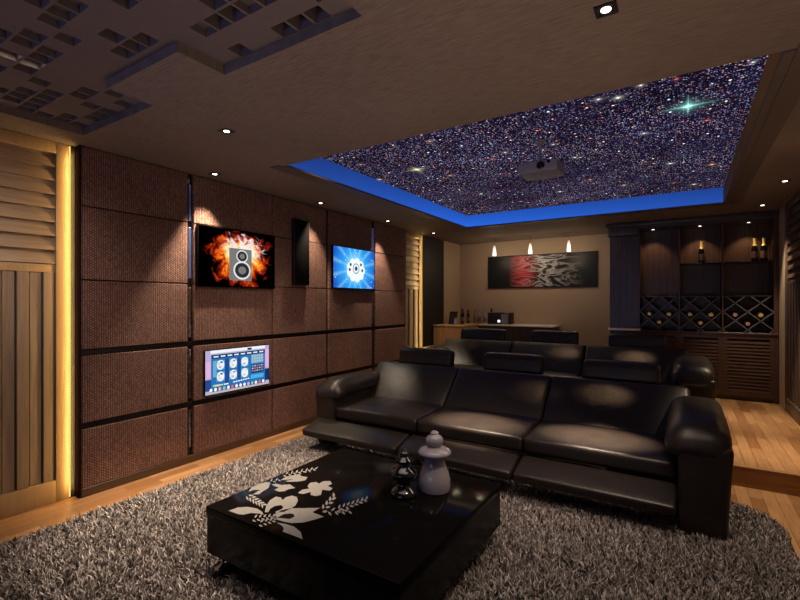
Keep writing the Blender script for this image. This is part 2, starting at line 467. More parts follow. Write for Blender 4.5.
for (y0, y1) in ((2.453, 2.512), (4.362, 4.420), (5.352, 5.440)):
    bm = B(); box(bm, -3.97, -3.925, y0, y1, 0.07, H)
    if y0 < 3 or y0 > 5:
        for (a, b) in ((0.14, .50), (0.60, 1.06), (1.17, 1.64), (1.72, 2.2), (2.26, 2.6)):
            box(bm, -3.925, PX - .012, y0 + .016, y1 - .016, a, b, .005, 2, 2 if (a > 2.2 or (a > 1.7 and y0 < 3)) else 1)
    struct('trim_%d' % n, bm, [M['gap'], M['mirror'], M['painted_reflection']]); n += 1
bm = B(); box(bm, -3.99, PX + .004, 1.583, 6.315, 0, 0.068, .003, 1)
struct('baseboard_left', bm, M['skirt'])
bm = B(); box(bm, -4.04, FX - .001, 1.5412, 1.5718, 0, H - .002); struct('trim_21', bm, M['black'])  # black gap strip, added to shield the maroon edge from the LED
bm = B(); box(bm, -4.04, PX - .002, 1.572, 1.584, 0, H - .001)
struct('trim_%d' % n, bm, M['maroon']); n += 1

# ------------------------------------------------------------------ woven wall panels: every panel a thing
rn = ['bottom row', 'row between the two black rails', 'row just above the black rails', 'second row from ceiling', 'top row']
cn = ['leftmost column', 'flaming television column', 'tall black speaker column', 'blue television column', 'furthest column']
for ci, (y0, y1) in enumerate(cols):
    for ri, (z0, z1) in enumerate(rows):
        bm = B(); box(bm, -0.03, 0.03, -(y1 - y0) / 2, (y1 - y0) / 2, 0, z1 - z0, 0.006, 2)
        o = obj('acoustic_panel', bm, M['woven'])
        o.location = (PX - .03, (y0 + y1) / 2, z0)
        tag(o, 'brown woven wall panel, %s, %s' % (rn[ri], cn[ci]), 'wall panel', 'woven acoustic panels on the left wall')

# ------------------------------------------------------------------ louvre panels (horizontal slats above, vertical below)
def louvre(y0, y1, z0, z1, fx, sgn, label, split, led_edges, mats=('frame', 'slat', 'slatv')):
    t = thing('louvre_panel', label, 'wall panel', (fx, (y0 + y1) / 2, z0), 0, 'oak slatted panels')
    w = (y1 - y0) / 2; hh = z1 - z0; s = sgn
    def bx(bm, xa, xb, *r, **k): box(bm, min(s * xa, s * xb), max(s * xa, s * xb), *r, **k)
    fw = .085
    bm = B()
    bx(bm, -.05, 0, -w, -w + fw, 0, hh, bev=.004); bx(bm, -.05, 0, w - fw, w, 0, hh, bev=.004)
    bx(bm, -.05, 0, -w + fw, w - fw, hh - .085, hh, bev=.004); bx(bm, -.05, 0, -w + fw, w - fw, 0, .165, bev=.004)
    bx(bm, -.05, -.012, -w + fw, w - fw, split - z0 - .03, split - z0 + .03, bev=.004)
    obj('frame', bm, M[mats[0]], t, 40)
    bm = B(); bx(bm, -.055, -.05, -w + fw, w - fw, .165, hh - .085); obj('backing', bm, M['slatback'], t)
    z = split - z0 + .035; bm = B(); p = (hh - .085 - z) / round((hh - .085 - z) / .105)
    while z + p < hh - .08:
        for (xa, xb, za, zb) in ((-.05, -.006, z, z + .074),):
            v = [(s * -.05, za), (s * -.004, za), (s * -.026, zb), (s * -.05, zb)]
            a = [bm.verts.new((q[0], -w + fw, q[1])) for q in v]; b = [bm.verts.new((q[0], w - fw, q[1])) for q in v]
            for k in range(4): bm.faces.new((a[k], a[(k + 1) % 4], b[(k + 1) % 4], b[k]))
            bm.faces.new(a); bm.faces.new(b)
        bx(bm, -.05, -.036, -w + fw, w - fw, z + .074, z + p)
        z += p
    obj('horizontal_slats', bm, M[mats[1]], t)
    bm = B(); k = 0; npl = int((2 * w - 2 * fw) / .078); pit = (2 * w - 2 * fw) / npl; y = -w + fw + .004
    while k < npl:
        bx(bm, -.05, -.010 - .012 * (k % 2), y, y + .068, .165, split - z0 - .03, bev=.003, seg=1)
        y += pit; k += 1
    obj('vertical_slats', bm, M[mats[2]], t)
    for (ya, yb, za, zb) in led_edges:
        bm = B(); bx(bm, -.03, .004, ya - (y0 + y1) / 2, yb - (y0 + y1) / 2, za - z0, zb - z0)
        obj('light_strip', bm, M['led'], t)
    return t
louvre(0.35, 1.534, 0.0, H - .002, FX, 1, 'tall oak slatted panel glowing yellow along its edge at the near left end', 1.75, [(1.534, 1.541, .01, H - .01)])
louvre(6.318, 6.985, PLAT, H - .002, FX, 1, 'oak slatted panel between the brown woven wall and the black door', 1.75, [(6.985, 6.990, PLAT + .01, H - .01)])
louvre(6.05, 7.20, PLAT, H - .002, RX, -1, 'dark oak slatted panel on the right wall near the wine cabinet', 1.75, [], ('darkoakv', 'darkoak', 'darkoakv'))
bm = B(); box(bm, RX, RX + .05, 7.202, BY, PLAT, H); struct('wall_right_end', bm, M['wall'])
bm = B(); box(bm, RX + .002, RX + .05, 3.6, 6.048, 0, H); struct('wall_right_front', bm, M['wall'])

# ------------------------------------------------------------------ coffered diffuser in the ceiling recess
CP = .1025
wells = set()
def well(x, y): wells.add((int(math.floor((x + 3.6525) / CP)), int(math.floor((y + 1.2) / .0995))))
nx = int(2.51 / CP); ny = int(2.7 / .0995)
deep = {}
r2 = random.Random(11)
for i in range(nx + 1):
    for j in range(ny + 1):
        q = r2.random()
        deep[(i, j)] = .13 if q < .20 else (.035 if q < .50 else 0)
for k, (i, j) in enumerate([(20, 26), (21, 26), (22, 26), (12, 23), (13, 23), (14, 23), (17, 26), (18, 24), (15, 25)]): deep[(i, j)] = .14
for (i, j) in [(19, 26), (19, 25), (18, 26), (20, 25), (21, 25), (16, 26), (11, 23), (15, 23)]: deep[(i, j)] = 0
bm = B(); ZB = H + .05
ribw = .0065
for i in range(nx + 1):
    for j in range(ny + 1):
        x0 = -3.6525 + i * CP; x1 = x0 + CP; y0 = -1.2 + j * .1; y1 = y0 + .1
        cx, cy = (x0 + x1) / 2, (y0 + y1) / 2
        if cx > -1.10: continue
        d = deep[(i, j)]
        if -2.85 < cx < -1.95 and cy > 1.21: d = 0
        if d == 0:
            quad(bm, [(x0, y0, ZB), (x0, y1, ZB), (x1, y1, ZB), (x1, y0, ZB)]); continue
        a = [(x0, y0), (x0, y1), (x1, y1), (x1, y0)]
        b = [(x0 + ribw, y0 + ribw), (x0 + ribw, y1 - ribw), (x1 - ribw, y1 - ribw), (x1 - ribw, y0 + ribw)]
        for k in range(4):
            k2 = (k + 1) % 4
            quad(bm, [(*a[k], ZB), (*a[k2], ZB), (*b[k2], ZB), (*b[k], ZB)])
            quad(bm, [(*b[k], ZB), (*b[k2], ZB), (*b[k2], ZB + d), (*b[k], ZB + d)])
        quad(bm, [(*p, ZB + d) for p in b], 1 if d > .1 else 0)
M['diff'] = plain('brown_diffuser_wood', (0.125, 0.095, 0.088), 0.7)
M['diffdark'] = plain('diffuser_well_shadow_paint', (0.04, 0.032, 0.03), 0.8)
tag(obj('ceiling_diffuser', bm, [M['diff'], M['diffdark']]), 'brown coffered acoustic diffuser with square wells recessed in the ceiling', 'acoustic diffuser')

# ------------------------------------------------------------------ star ceiling and blue cove bands
bm = B(); quad(bm, [(TX0, TY0, TZ), (TX0, TY1, TZ), (TX1, TY1, TZ), (TX1, TY0, TZ)])
tag(obj('star_ceiling', bm, M['star']), 'dark purple star field ceiling panel with coloured points of light', 'star ceiling')
def cove_mat(name, ax, lo, hi):
    t = NT(name); p = t.pos(); sp = t.n('ShaderNodeSeparateXYZ'); t.l(p, sp.inputs[0])
    f = t.math('DIVIDE', t.math('SUBTRACT', sp.outputs[ax], lo), hi - lo)
    hz = t.math('DIVIDE', t.math('SUBTRACT', sp.outputs[2], H), TZ - H)
    c = t.ramp(f, [(0, (0.016, 0.050, 0.26)), (0.5, (0.019, 0.085, 0.45)), (1, (0.022, 0.125, 0.68))])
    return t.emission(c, t.math('MULTIPLY_ADD', hz, -0.35, 1.1))
bm = B(); box(bm, TX0 - .005, TX0, TY0, TY1, H + .002, TZ)
tag(obj('cove_light', bm, cove_mat('blue_cove_glow_left', 1, TY0, TY1)), 'glowing blue light band along the left edge of the star ceiling', 'cove light', 'blue cove lights')
bm = B(); box(bm, TX0, TX1, TY1, TY1 + .005, H + .002, TZ)
tag(obj('cove_light', bm, cove_mat('blue_cove_glow_rear', 0, TX1 + 1.5, TX0)), 'glowing blue light band along the far edge of the star ceiling', 'cove light', 'blue cove lights')

# ------------------------------------------------------------------ projector
t = thing('projector', 'pale grey projector hanging on a pole under the star ceiling', 'projector', (-1.045, 3.80, TZ))
bm = B(); box(bm, -.165, .165, 0, .27, -.285, -.195, .012, 3); obj('body', bm, M['grey'], t, 40)
bm = B(); lathe(bm, [(.012, -.2), (.012, 0.0)], 0.0, .10, 0); lathe(bm, [(.05, -.012), (.05, 0)], 0, .10, 0); obj('pole', bm, M['grey'], t, 40)
bm = B(); lathe(bm, [(.034, -.01), (.034, .006), (.026, .012), (.022, .006)], .03, 0, -.24, 24, 0, 'Y'); obj('lens', bm, M['lens'], t, 40)
bm = B(); lathe(bm, [(.014, -.005), (.014, .004)], .095, 0, -.215, 16, 0, 'Y'); obj('sensor', bm, M['lens'], t, 40)
bm = B()
for k in range(8): box(bm, -.1665, -.1645, .03 + k * .028, .045 + k * .028, -.272, -.21)
obj('vent', bm, M['black'], t)

# ------------------------------------------------------------------ downlights
def spot(name, loc, power, size, blend, color, parent=None, radius=.03, aim=None):
    L = bpy.data.lights.new(name, 'SPOT'); L.energy = power; L.spot_size = math.radians(size); L.spot_blend = blend
    L.color = color; L.shadow_soft_size = radius
    o = bpy.data.objects.new(name, L); link(o, parent); o.location = loc
    if aim is not None:
        o.rotation_euler = Vector(aim).to_track_quat('-Z', 'Y').to_euler()
    return o
WARM = (1.0, 0.80, 0.56)
WARM2 = (1.0, 0.70, 0.42)
def downlight(x, y, z, label, power, size=56, blend=.65, color=WARM, aim=None, sz=.042):
    t = thing('downlight', label, 'downlight', (x, y, z), 0, 'recessed downlights')
    bm = B()
    for (a, b, c, d) in ((-sz, sz, -sz, -sz * .72), (-sz, sz, sz * .72, sz), (-sz, -sz * .72, -sz * .72, sz * .72), (sz * .72, sz, -sz * .72, sz * .72)):
        box(bm, a, b, c, d, -.006, -.0005)
    obj('bezel', bm, M['black'], t)
    bm = B(); box(bm, -sz * .72, sz * .72, -sz * .72, sz * .72, -.0018, -.0005); obj('baffle', bm, M['black'], t)
    bm = B(); lathe(bm, [(sz * .46, -.0045), (sz * .46, -.002)], 0, 0, 0, 20); obj('lens', bm, M['lamp'], t)
    spot('downlight_lamp', (0, 0, -.012), power, size, blend, color, t, .02, aim)
    return t
spot('downlight_lamp', (0.90, 4.42, H - .012), 210, 60, .65, WARM, None, .02)
D = [(-3.71, 2.61, 'small square downlight above the flaming-speaker television', 250, 66),
     (-3.715, 4.06, 'small square downlight above the tall black speaker', 110, 66),
     (-3.705, 5.50, 'small square downlight above the wall end beyond the blue television', 130, 66),
     (-3.68, 6.89, 'small square downlight above the oak slatted panel and black door', 36, 66),
     (-2.71, 2.00, 'square downlight beside the coffered ceiling recess', 500, 56),
     (-0.27, 2.00, 'large square downlight nearest the camera at the top of the picture', 80, 84),
     (0.846, 5.79, 'square downlight in the ceiling by the slatted right wall', 220, 58),
     (0.82, 7.08, 'square downlight in the ceiling just before the wine cabinet', 110, 60)]
for (x, y, lab, pw, sz) in D:
    downlight(x, y, H, lab, pw, sz)
# added beams over the two sofas, without fixtures, just under the fibre ceiling
for (x, y, pw, sz, st) in ((-1.56, 3.72, 1900, 14, 1.7), (-0.60, 3.80, 2200, 14, 1.7), (-1.22, 4.30, 22, 6, 2.6), (-0.62, 4.33, 30, 6, 2.6),
                           (-2.80, 6.18, 22, 6, 2.6), (-1.36, 6.16, 30, 6, 2.6), (-0.52, 6.14, 28, 6, 2.6)):
    o = spot('added_sofa_beam', (x, y, TZ - .02), pw, sz, 1.0, (1, .76, .54) if pw > 100 else (1, .60, .34), None, .03)
    o.scale = (st, 1, 1)
# ------------------------------------------------------------------ sofas (local origin: floor under the middle of the seat)
def make_sofa(loc, label):
    t = thing('recliner_sofa', label, 'sofa', loc, 0, 'black leather recliner sofas')
    OX, OY = -1.49, 4.0
    def P(x, y, z): return (x - OX, y - OY, z)
    Lm = M['leather']
    bm = B(); x0, y0, z0 = P(-3.05, 3.60, .03); x1, y1, z1 = P(-.02, 4.50, .29)
    box(bm, x0, x1, y0, y1, 0.0, z1, .02, 2)
    obj('base', bm, Lm, t, 40)
    xe = [-3.055, -2.072, -1.090, -0.030]
    for k in range(3):
        a, b = xe[k] + .004, xe[k + 1] - .004
        hx = (b - a) / 2; cx = (a + b) / 2
        bm = B()
        def fs(p, cx=cx):
            y = p.y + 3.90; z = p.z + .345 + (y - 3.54) * .04
            return P(p.x + cx, y, z)
        cushion(bm, hx, .365, .062, .030, (0, 0.004, .014), fs)
        obj('seat_cushion', bm, Lm, t, 60)
    bt = [-3.14, -2.074, -1.088, 0.045]
    up = Vector((0, .731, .682)); bk = Vector((0, .682, -.731))
    for k in range(3):
        a, b = bt[k] + .001, bt[k + 1] - .001
        hx = (b - a) / 2; cx = (a + b) / 2
        bm = B()
        def fb(p, cx=cx, k=k, hx=hx):
            v = p.z + .23          # height along the lean: -.08 .. .60
            w = p.y + .10
            q = Vector((0, 4.06, .40)) + up * v + bk * w
            # the back curls upright and narrows to a soft top edge
            x = p.x
            if k == 0 and p.x < 0: x = p.x + (.13 * max(0, (.35 - v)) / .35) * (abs(p.x) / hx)
            if k == 2 and p.x > 0: x = p.x - (.13 * max(0, (.35 - v)) / .35) * (abs(p.x) / hx)
            return P(x + cx, q.y, q.z)
        cushion(bm, hx, .10, .335, .038, (0, .016, .0), fb)
        obj('backrest', bm, Lm, t, 60)
    # outer back shell, leaning
    bm = B()
    prof = [(4.36, .06), (4.50, .04), (4.52, .20), (4.74, .70), (4.72, .745), (4.62, .73)]
    a = [bm.verts.new(P(-3.10, y, z)) for y, z in prof]; b = [bm.verts.new(P(.02, y, z)) for y, z in prof]
    for k in range(len(prof)): bm.faces.new((a[k], a[(k + 1) % len(prof)], b[(k + 1) % len(prof)], b[k]))
    bm.faces.new(a); bm.faces.new(b)
    bmesh.ops.bevel(bm, geom=list(bm.edges), offset=.012, segments=2, affect='EDGES')
    obj('back_shell', bm, Lm, t, 40)
    for (a, b, zc, yc) in ((-3.00, -2.27, .815, 4.74), (-1.885, -1.235, .819, 4.74), (-.85, -.175, .811, 4.74)):
        bm = B(); cx = (a + b) / 2
        cushion(bm, (b - a) / 2, .065, .105, .045, (0, .006, .006), lambda p, cx=cx, zc=zc, yc=yc: P(p.x + cx, p.y + yc + p.z * .2, p.z + zc))
        h = obj('headrest', bm, M['leather'], t, 60)
        for xx in (cx - .18, cx + .18):
            bm = B(); tube(bm, [P(xx, yc, zc - .04), P(xx, yc - .02, zc - .16)], .008, 8)
            obj('headrest_post', bm, M['black'], h, 40)
    # arms: upholstered slab with a thick padded roll on top
    for (side, a, b, yf) in (('l', -3.275, -3.03, 3.50), ('r', -0.035, 0.245, 3.395)):
        bm = B(); cx = (a + b) / 2; yb = 4.46
        def fa(p, cx=cx, yf=yf, side=side):
            x = p.x + (.018 if side == 'r' else -.018) * (p.z / .28) * (1 if (p.x > 0) == (side == 'r') else 0)
            return P(cx + x, p.y + (yf + 4.46) / 2, p.z + .291)
        cushion(bm, (b - a) / 2, (4.46 - yf) / 2, .290, .035, (0, 0, 0), fa)
        obj('arm', bm, Lm, t, 50)
        bm = B()
        pa, pb = (a - .015, b + .055) if side == 'l' else (a - .075, b + .012)
        cx = (pa + pb) / 2; hx = (pb - pa) / 2; y0 = yf + .0; y1 = 4.42
        def fp(p, cx=cx, y0=y0, y1=y1, hx=hx, side=side):
            f = (p.y + (y1 - y0) / 2) / (y1 - y0)          # 0 at the front
            drop = .06 * max(0, 1 - f / .28) ** 2
            inner = max(0, (-p.x if side == 'r' else p.x) / hx - .35) * .05
            return P(p.x + cx, p.y + (y0 + y1) / 2, p.z * (.8 if side == 'l' else 1) + (.596 if side == 'l' else .622) - drop - inner)
        cushion(bm, hx, (y1 - y0) / 2, .098, .092, (0, .012, .012), fp)
        obj('arm_pad', bm, Lm, t, 60)
    # raised footrests
    fx = [(-3.235, -2.122), (-2.100, -1.100), (-1.078, -.040)]
    for (a, b) in fx:
        bm = B(); cx = (a + b) / 2
        d = Vector((0, -.245, -.070)).normalized(); nn = Vector((0, -.275, .961)).normalized()
        def ff(p, cx=cx, d=d, nn=nn):
            q = Vector((0, 3.3775, .2495)) + d * (-p.y) * 1.0 + nn * (p.z - .035)
            return P(p.x + cx, q.y, q.z)
        cushion(bm, (b - a) / 2, .135, .036, .022, (0, 0, .006), ff)
        fr = obj('footrest', bm, Lm, t, 60)
        for xx in (a + .16, b - .16):
            x, y, z = P(xx, 3.40, 0)
            bm = B(); box(bm, x - .015, x + .015, y, y + .30, .13, .175)
            obj('footrest_bracket', bm, M['black'], fr)
    return t
sofa = make_sofa((-1.49, 4.0, .012), 'black leather three-seat recliner sofa in front on the grey rug, footrests raised')
dup(sofa, (-1.49, 5.82, PLAT + .001), 'black leather three-seat recliner sofa in the rear row on the wooden platform')

# ------------------------------------------------------------------ coffee table
TAX0, TAX1, TAY0, TAY1, TT = -2.235, -0.962, 1.515, 2.69, .37
t = thing('coffee_table', 'low square gloss black coffee table with pale grey flower print', 'coffee table', ((TAX0 + TAX1) / 2, (TAY0 + TAY1) / 2, .012))
cx, cy, dz = (TAX0 + TAX1) / 2, (TAY0 + TAY1) / 2, .012
hx, hy = (TAX1 - TAX0) / 2, (TAY1 - TAY0) / 2
bm = B(); box(bm, -hx, hx, -hy, hy, .320 - dz, TT - dz, .004, 2); top = obj('table_top', bm, M['tabletop'], t, 40)
bm = B(); box(bm, -hx + .004, hx - .004, -hy + .004, hy - .004, .112 - dz, .318 - dz, .003, 1); obj('table_body', bm, M['blackgloss'], t, 40)
for sx in (-1, 1):
    for sy in (-1, 1):
        bm = B(); x, y = sx * (hx - .12), sy * (hy - .005); y2 = y - sy * .13
        for yy in (y, y2):
            tube(bm, [(x - sx * .03, yy, .112 - dz), (x - sx * .005, yy, .058), (x + sx * .02, yy, .046)], .009, 10)
        box(bm, x - .018 + sx * .02, x + .018 + sx * .02, min(y, y2) - .01, max(y, y2) + .01, .0, .050, .004, 2)
        obj('leg', bm, M['chrome'], t, 40)
# flower print: outlines measured on the table top (metres, from the photo's perspective)
F_ = 447.5; TH = math.atan(284 / 447.5); S_, C_ = math.sin(TH), math.cos(TH)
def top_pt(a, b):
    u = 195 + a / 4.444; v = 440 + b / 4.444
    q = (u - 400) / F_; d = (1.5 - TT) * F_ / (v - 302)
    return (d * (-S_ + q * C_) - cx, d * (C_ + q * S_) - cy)
petals = [
 [(148,315),(190,301),(235,298),(275,305),(298,320),(306,333),(285,328),(250,325),(215,333),(190,330)],
 [(310,322),(316,295),(333,268),(360,252),(382,256),(389,268),(404,255),(430,248),(452,254),(458,270),(448,290),(425,307),(398,318),(362,325),(357,320),(385,308),(393,298),(382,290),(358,293),(335,306),(325,322)],
 [(352,332),(385,313),(430,304),(480,304),(556,302),(522,322),(573,342),(530,355),(480,368),(430,370),(395,364),(350,350),(352,345),(420,352),(442,342),(440,332),(425,327),(395,330),(365,346)],
 [(362,368),(400,374),(440,386),(470,410),(478,442),(440,427),(390,408),(395,393),(385,380)],
 [(237,232),(250,211),(285,196),(318,187),(334,192),(328,213),(302,229),(285,242),(255,244),(290,222),(262,222)],
 [(340,200),(360,194),(385,201),(420,197),(446,215),(420,218),(398,228),(372,231),(352,222),(372,212)],
 [(380,180),(405,163),(465,152),(470,160),(500,166),(490,180),(455,186),(415,187),(400,184),(440,174)],
 [(457,236),(475,222),(507,217),(500,205),(513,190),(540,188),(551,195),(570,183),(600,183),(610,195),(590,205),(612,215),(600,226),(565,222),(560,245),(535,250),(513,245),(515,232),(480,241)]]
bits = []
r3 = random.Random(5)
def leaf(c, ang, ln, wd):
    ca, sa = math.cos(ang), math.sin(ang)
    pr = [(-.5, 0), (-.2, .5), (.15, .4), (.5, 0), (.15, -.4), (-.2, -.5)]
    return [(c[0] + ln * p * ca - wd * q * sa, c[1] + (ln * p * sa + wd * q * ca)) for p, q in pr]
for (ax, ay, bx_, by_, n_, ln, wd) in ((570, 312, 620, 248, 8, 24, 11), (600, 318, 690, 318, 7, 24, 9), (635, 310, 765, 262, 14, 22, 9), (238, 252, 308, 292, 12, 24, 9), (262, 350, 352, 340, 10, 20, 8), (290, 372, 360, 355, 8, 20, 8), (400, 155, 540, 128, 14, 20, 6), (330, 186, 375, 178, 5, 16, 6)):
    for k in range(n_):
        f = k / max(1, n_ - 1)
        base = math.atan2(by_ - ay, bx_ - ax)
        sgn = -1 if k % 2 else 1
        off = sgn * 9 * (1 if ay > 200 else .6) * (1.15 - .6 * f)
        c = (ax + (bx_ - ax) * f - math.sin(base) * off, ay + (by_ - ay) * f + math.cos(base) * off)
        bits.append(leaf(c, base + sgn * .7 + r3.uniform(-.2, .2), ln, wd))
bm = B()
for poly in petals + bits:
    vs = [bm.verts.new((*top_pt(*p), TT - dz + .0012)) for p in poly]
    try: bm.faces.new(vs)
    except ValueError: pass
for f in bm.faces:
    f.normal_update()
    if f.normal.z < 0: f.normal_flip()
bmesh.ops.triangulate(bm, faces=bm.faces)
obj('flower_print', bm, M['inlay'], top)

# ------------------------------------------------------------------ two figurines on the table
t = thing('figurine', 'pale glazed chess-pawn figurine on the coffee table', 'figurine', (-1.27, 2.39, TT + .001), 0, 'chess figurines on the table')
bm = B(); lathe(bm, [(.080, 0), (.092, .004), (.096, .03), (.094, .07), (.084, .11), (.068, .15), (.060, .185), (.062, .20)], 0, 0, 0, 40); obj('body', bm, M['ceramic'], t, 50)
bm = B(); lathe(bm, [(.060, .196), (.088, .208), (.101, .222), (.100, .232), (.085, .246), (.055, .256), (.034, .262)], 0, 0, 0, 40); obj('collar', bm, M['ceramic'], t, 50)
bm = B(); lathe(bm, [(.030, .258), (.044, .268), (.053, .287), (.052, .306), (.042, .322), (.026, .330), (.022, .336), (.026, .342), (.018, .350), (.006, .354)], 0, 0, 0, 36); obj('head', bm, M['ceramic'], t, 50)
t = thing('figurine', 'black glazed chess-queen figurine on the coffee table', 'figurine', (-1.385, 2.225, TT + .001), 0, 'chess figurines on the table')
bm = B(); lathe(bm, [(.070, 0), (.078, .006), (.078, .022), (.066, .036), (.046, .052), (.040, .075), (.044, .092)], 0, 0, 0, 40); obj('body', bm, M['blackceramic'], t, 50)
bm = B(); lathe(bm, [(.042, .088), (.066, .102), (.078, .122), (.076, .140), (.060, .156), (.040, .166), (.034, .176), (.036, .190)], 0, 0, 0, 40); obj('collar', bm, M['blackceramic'], t, 50)
bm = B(); lathe(bm, [(.034, .186), (.046, .194), (.048, .206), (.036, .216), (.026, .226), (.030, .240), (.024, .252), (.012, .258), (.012, .264), (.004, .270)], 0, 0, 0, 32); obj('head', bm, M['blackceramic'], t, 50)

# ------------------------------------------------------------------ shag rug: every tuft a real blade
def make_rug():
    X0, X1, Y0, Y1, R = -3.52, .56, .25, 4.10, .32
    N = 205000
    px = rng.uniform(X0, X1, N); py = rng.uniform(Y0, Y1, N)
    def inside(px, py, m=0.0):
        dx = np.maximum(np.maximum(X0 + R - px, px - (X1 - R)), 0); dy = np.maximum(np.maximum(Y0 + R - py, py - (Y1 - R)), 0)
        return np.sqrt(dx * dx + dy * dy) < R - m
    wob = .012 * np.sin(px * 31 + py * 17)
    keep = inside(px, py, .01 + wob)
    keep &= ~((px > -3.05) & (px < .25) & (py > 3.60))                 # under the sofa
    keep &= ~((px > -3.29) & (px < -3.02) & (py > 3.49)) & ~((px > -.04) & (px < .25) & (py > 3.385))
    for lx_, ly_ in ((-2.115, 1.585), (-1.08, 1.585), (-2.115, 2.62), (-1.08, 2.62)):
        keep &= ~((np.abs(px - lx_) < .055) & (np.abs(py - ly_) < .105))
    # what lies to the left of / below the picture needs no dense pile
    vis = (py * S_ + px * C_) / (py * C_ - px * S_)
    keep &= ((vis > -1.02) & (vis < 1.02) & (py * C_ - px * S_ > 1.9)) | (rng.random(N) < .25)
    px, py = px[keep], py[keep]; n = len(px)
    h = rng.uniform(.022, .046, n); lean = rng.uniform(.006, .034, n); a = rng.uniform(0, 2 * PI, n)
    wa = rng.uniform(0, 2 * PI, n); w = rng.uniform(.0022, .0046, n)
    lx, ly = lean * np.cos(a), lean * np.sin(a); wx, wy = w * np.cos(wa), w * np.sin(wa)
    z0 = .008
    V = np.empty((n, 5, 3), np.float32)
    V[:, 0] = np.stack([px - wx, py - wy, np.full(n, z0)], 1); V[:, 1] = np.stack([px + wx, py + wy, np.full(n, z0)], 1)
    mx, my, mz = px + lx * .35, py + ly * .35, z0 + h * .65
    V[:, 2] = np.stack([mx + wx * .95, my + wy * .95, mz], 1); V[:, 3] = np.stack([mx - wx * .95, my - wy * .95, mz], 1)
    V[:, 4] = np.stack([px + lx, py + ly, z0 + h], 1)
    # base sheet
    K = 12; ring = []
    for (qx, qy, a0) in ((X1 - R, Y1 - R, 0), (X0 + R, Y1 - R, PI / 2), (X0 + R, Y0 + R, PI), (X1 - R, Y0 + R, 1.5 * PI)):
        for k in range(K + 1):
            an = a0 + (PI / 2) * k / K; ring.append((qx + R * math.cos(an), qy + R * math.sin(an)))
    m = len(ring)
    base = np.array([(x, y, .010) for x, y in ring] + [(x, y, .001) for x, y in ring], np.float32)
    verts = np.concatenate([V.reshape(-1, 3), base])
    ids = np.arange(n, dtype=np.int32)[:, None] * 5
    quads = (ids + np.array([[0, 1, 2, 3]], np.int32)); tris = (ids + np.array([[3, 2, 4]], np.int32))
    o = n * 5
    loops = np.concatenate([quads.reshape(-1), tris.reshape(-1), np.arange(o, o + m, dtype=np.int32)] + [np.array([o + k, o + m + k, o + m + (k + 1) % m, o + (k + 1) % m], np.int32) for k in range(m)])
    counts = np.concatenate([np.full(n, 4), np.full(n, 3), [m], np.full(m, 4)]).astype(np.int32)
    starts = np.concatenate([[0], np.cumsum(counts)[:-1]]).astype(np.int32)
    me = bpy.data.meshes.new('shag_rug')
    me.vertices.add(len(verts)); me.vertices.foreach_set('co', verts.reshape(-1))
    me.loops.add(len(loops)); me.loops.foreach_set('vertex_index', loops)
    me.polygons.add(len(counts)); me.polygons.foreach_set('loop_start', starts)
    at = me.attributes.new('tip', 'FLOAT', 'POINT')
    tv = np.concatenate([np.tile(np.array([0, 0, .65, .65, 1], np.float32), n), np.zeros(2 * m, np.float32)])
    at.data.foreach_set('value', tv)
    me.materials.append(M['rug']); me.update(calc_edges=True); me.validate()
    return tag(link(bpy.data.objects.new('shag_rug', me)), 'grey-brown shaggy rug under the coffee table', 'rug')
make_rug()

# ------------------------------------------------------------------ televisions on the left wall (local: x out of the wall, y along, z up)
def flame_mat(w, h):
    t = NT('flaming_speaker_picture')
    p = t.pos(); sp = t.n('ShaderNodeSeparateXYZ'); t.l(p, sp.inputs[0])
    s = t.math('DIVIDE', sp.outputs[1], w); q = t.math('DIVIDE', sp.outputs[2], h)
    dx = t.math('DIVIDE', t.math('SUBTRACT', s, .03), .35); dz = t.math('DIVIDE', t.math('SUBTRACT', q, .0), .44)
    r = t.math('SQRT', t.math('ADD', t.math('MULTIPLY', dx, dx), t.math('MULTIPLY', dz, dz)))
    n1 = t.noise(t.mapping(p, sc=(1, 1, 1)), 8, 5, 0.65, 0.5).outputs[0]
    n2 = t.noise(t.mapping(p, loc=(3, 1, 2)), 6, 5, 0.6, 2.5).outputs[0]
    v = t.math('ADD', t.math('SUBTRACT', 1.30, r), t.math('MULTIPLY', t.math('SUBTRACT', n1, .5), 2.1))
    fire = t.ramp(v, [(0.18, (0.0, 0, 0)), (0.40, (0.30, 0.015, 0.004)), (0.60, (1, 0.16, 0.01)), (0.78, (1, 0.55, 0.04)), (0.95, (1, 0.93, 0.6))])
    sm = t.math('MULTIPLY', t.math('ADD', t.math('SUBTRACT', 1.25, r), t.math('MULTIPLY', t.math('SUBTRACT', n2, .5), 4.5)), t.math('MULTIPLY', t.math('ADD', q, .05, None, True), t.math('MULTIPLY', t.math('SUBTRACT', 1.35, r, None, True), 7.0)), clamp=True)
    smoke = t.ramp(sm, [(0.3, (0, 0, 0)), (0.55, (0.25, 0.24, 0.25)), (0.85, (0.8, 0.78, 0.77))])
    col = t.mix(1.0, fire, smoke, 'SCREEN')
    return t.emission(col, 0.95)
def tv(name, y0, y1, z0, z1, label, cat, screen_fn, grp=None, bez=.012, depth=.03):
    t = thing(name, label, cat, (PX + .001, (y0 + y1) / 2, (z0 + z1) / 2), 0, grp)
    w, h = (y1 - y0) / 2, (z1 - z0) / 2
    bm = B(); box(bm, 0, depth, -w, w, -h, h, .004, 2); obj('casing', bm, M['blackgloss'], t, 40)
    screen_fn(t, w - bez, h - bez, depth + .0008)
    return t
def rect(bm, x, y0, y1, z0, z1, m): quad(bm, [(x, y0, z0), (x, y1, z0), (x, y1, z1), (x, y0, z1)], m)
def disc(bm, x, cy, cz, ry, rz, m, n=20, k0=0):
    f = bm.faces.new([bm.verts.new((x, cy + ry * math.cos(2 * PI * k / n + k0), cz + rz * math.sin(2 * PI * k / n + k0))) for k in range(n)]); f.material_index = m
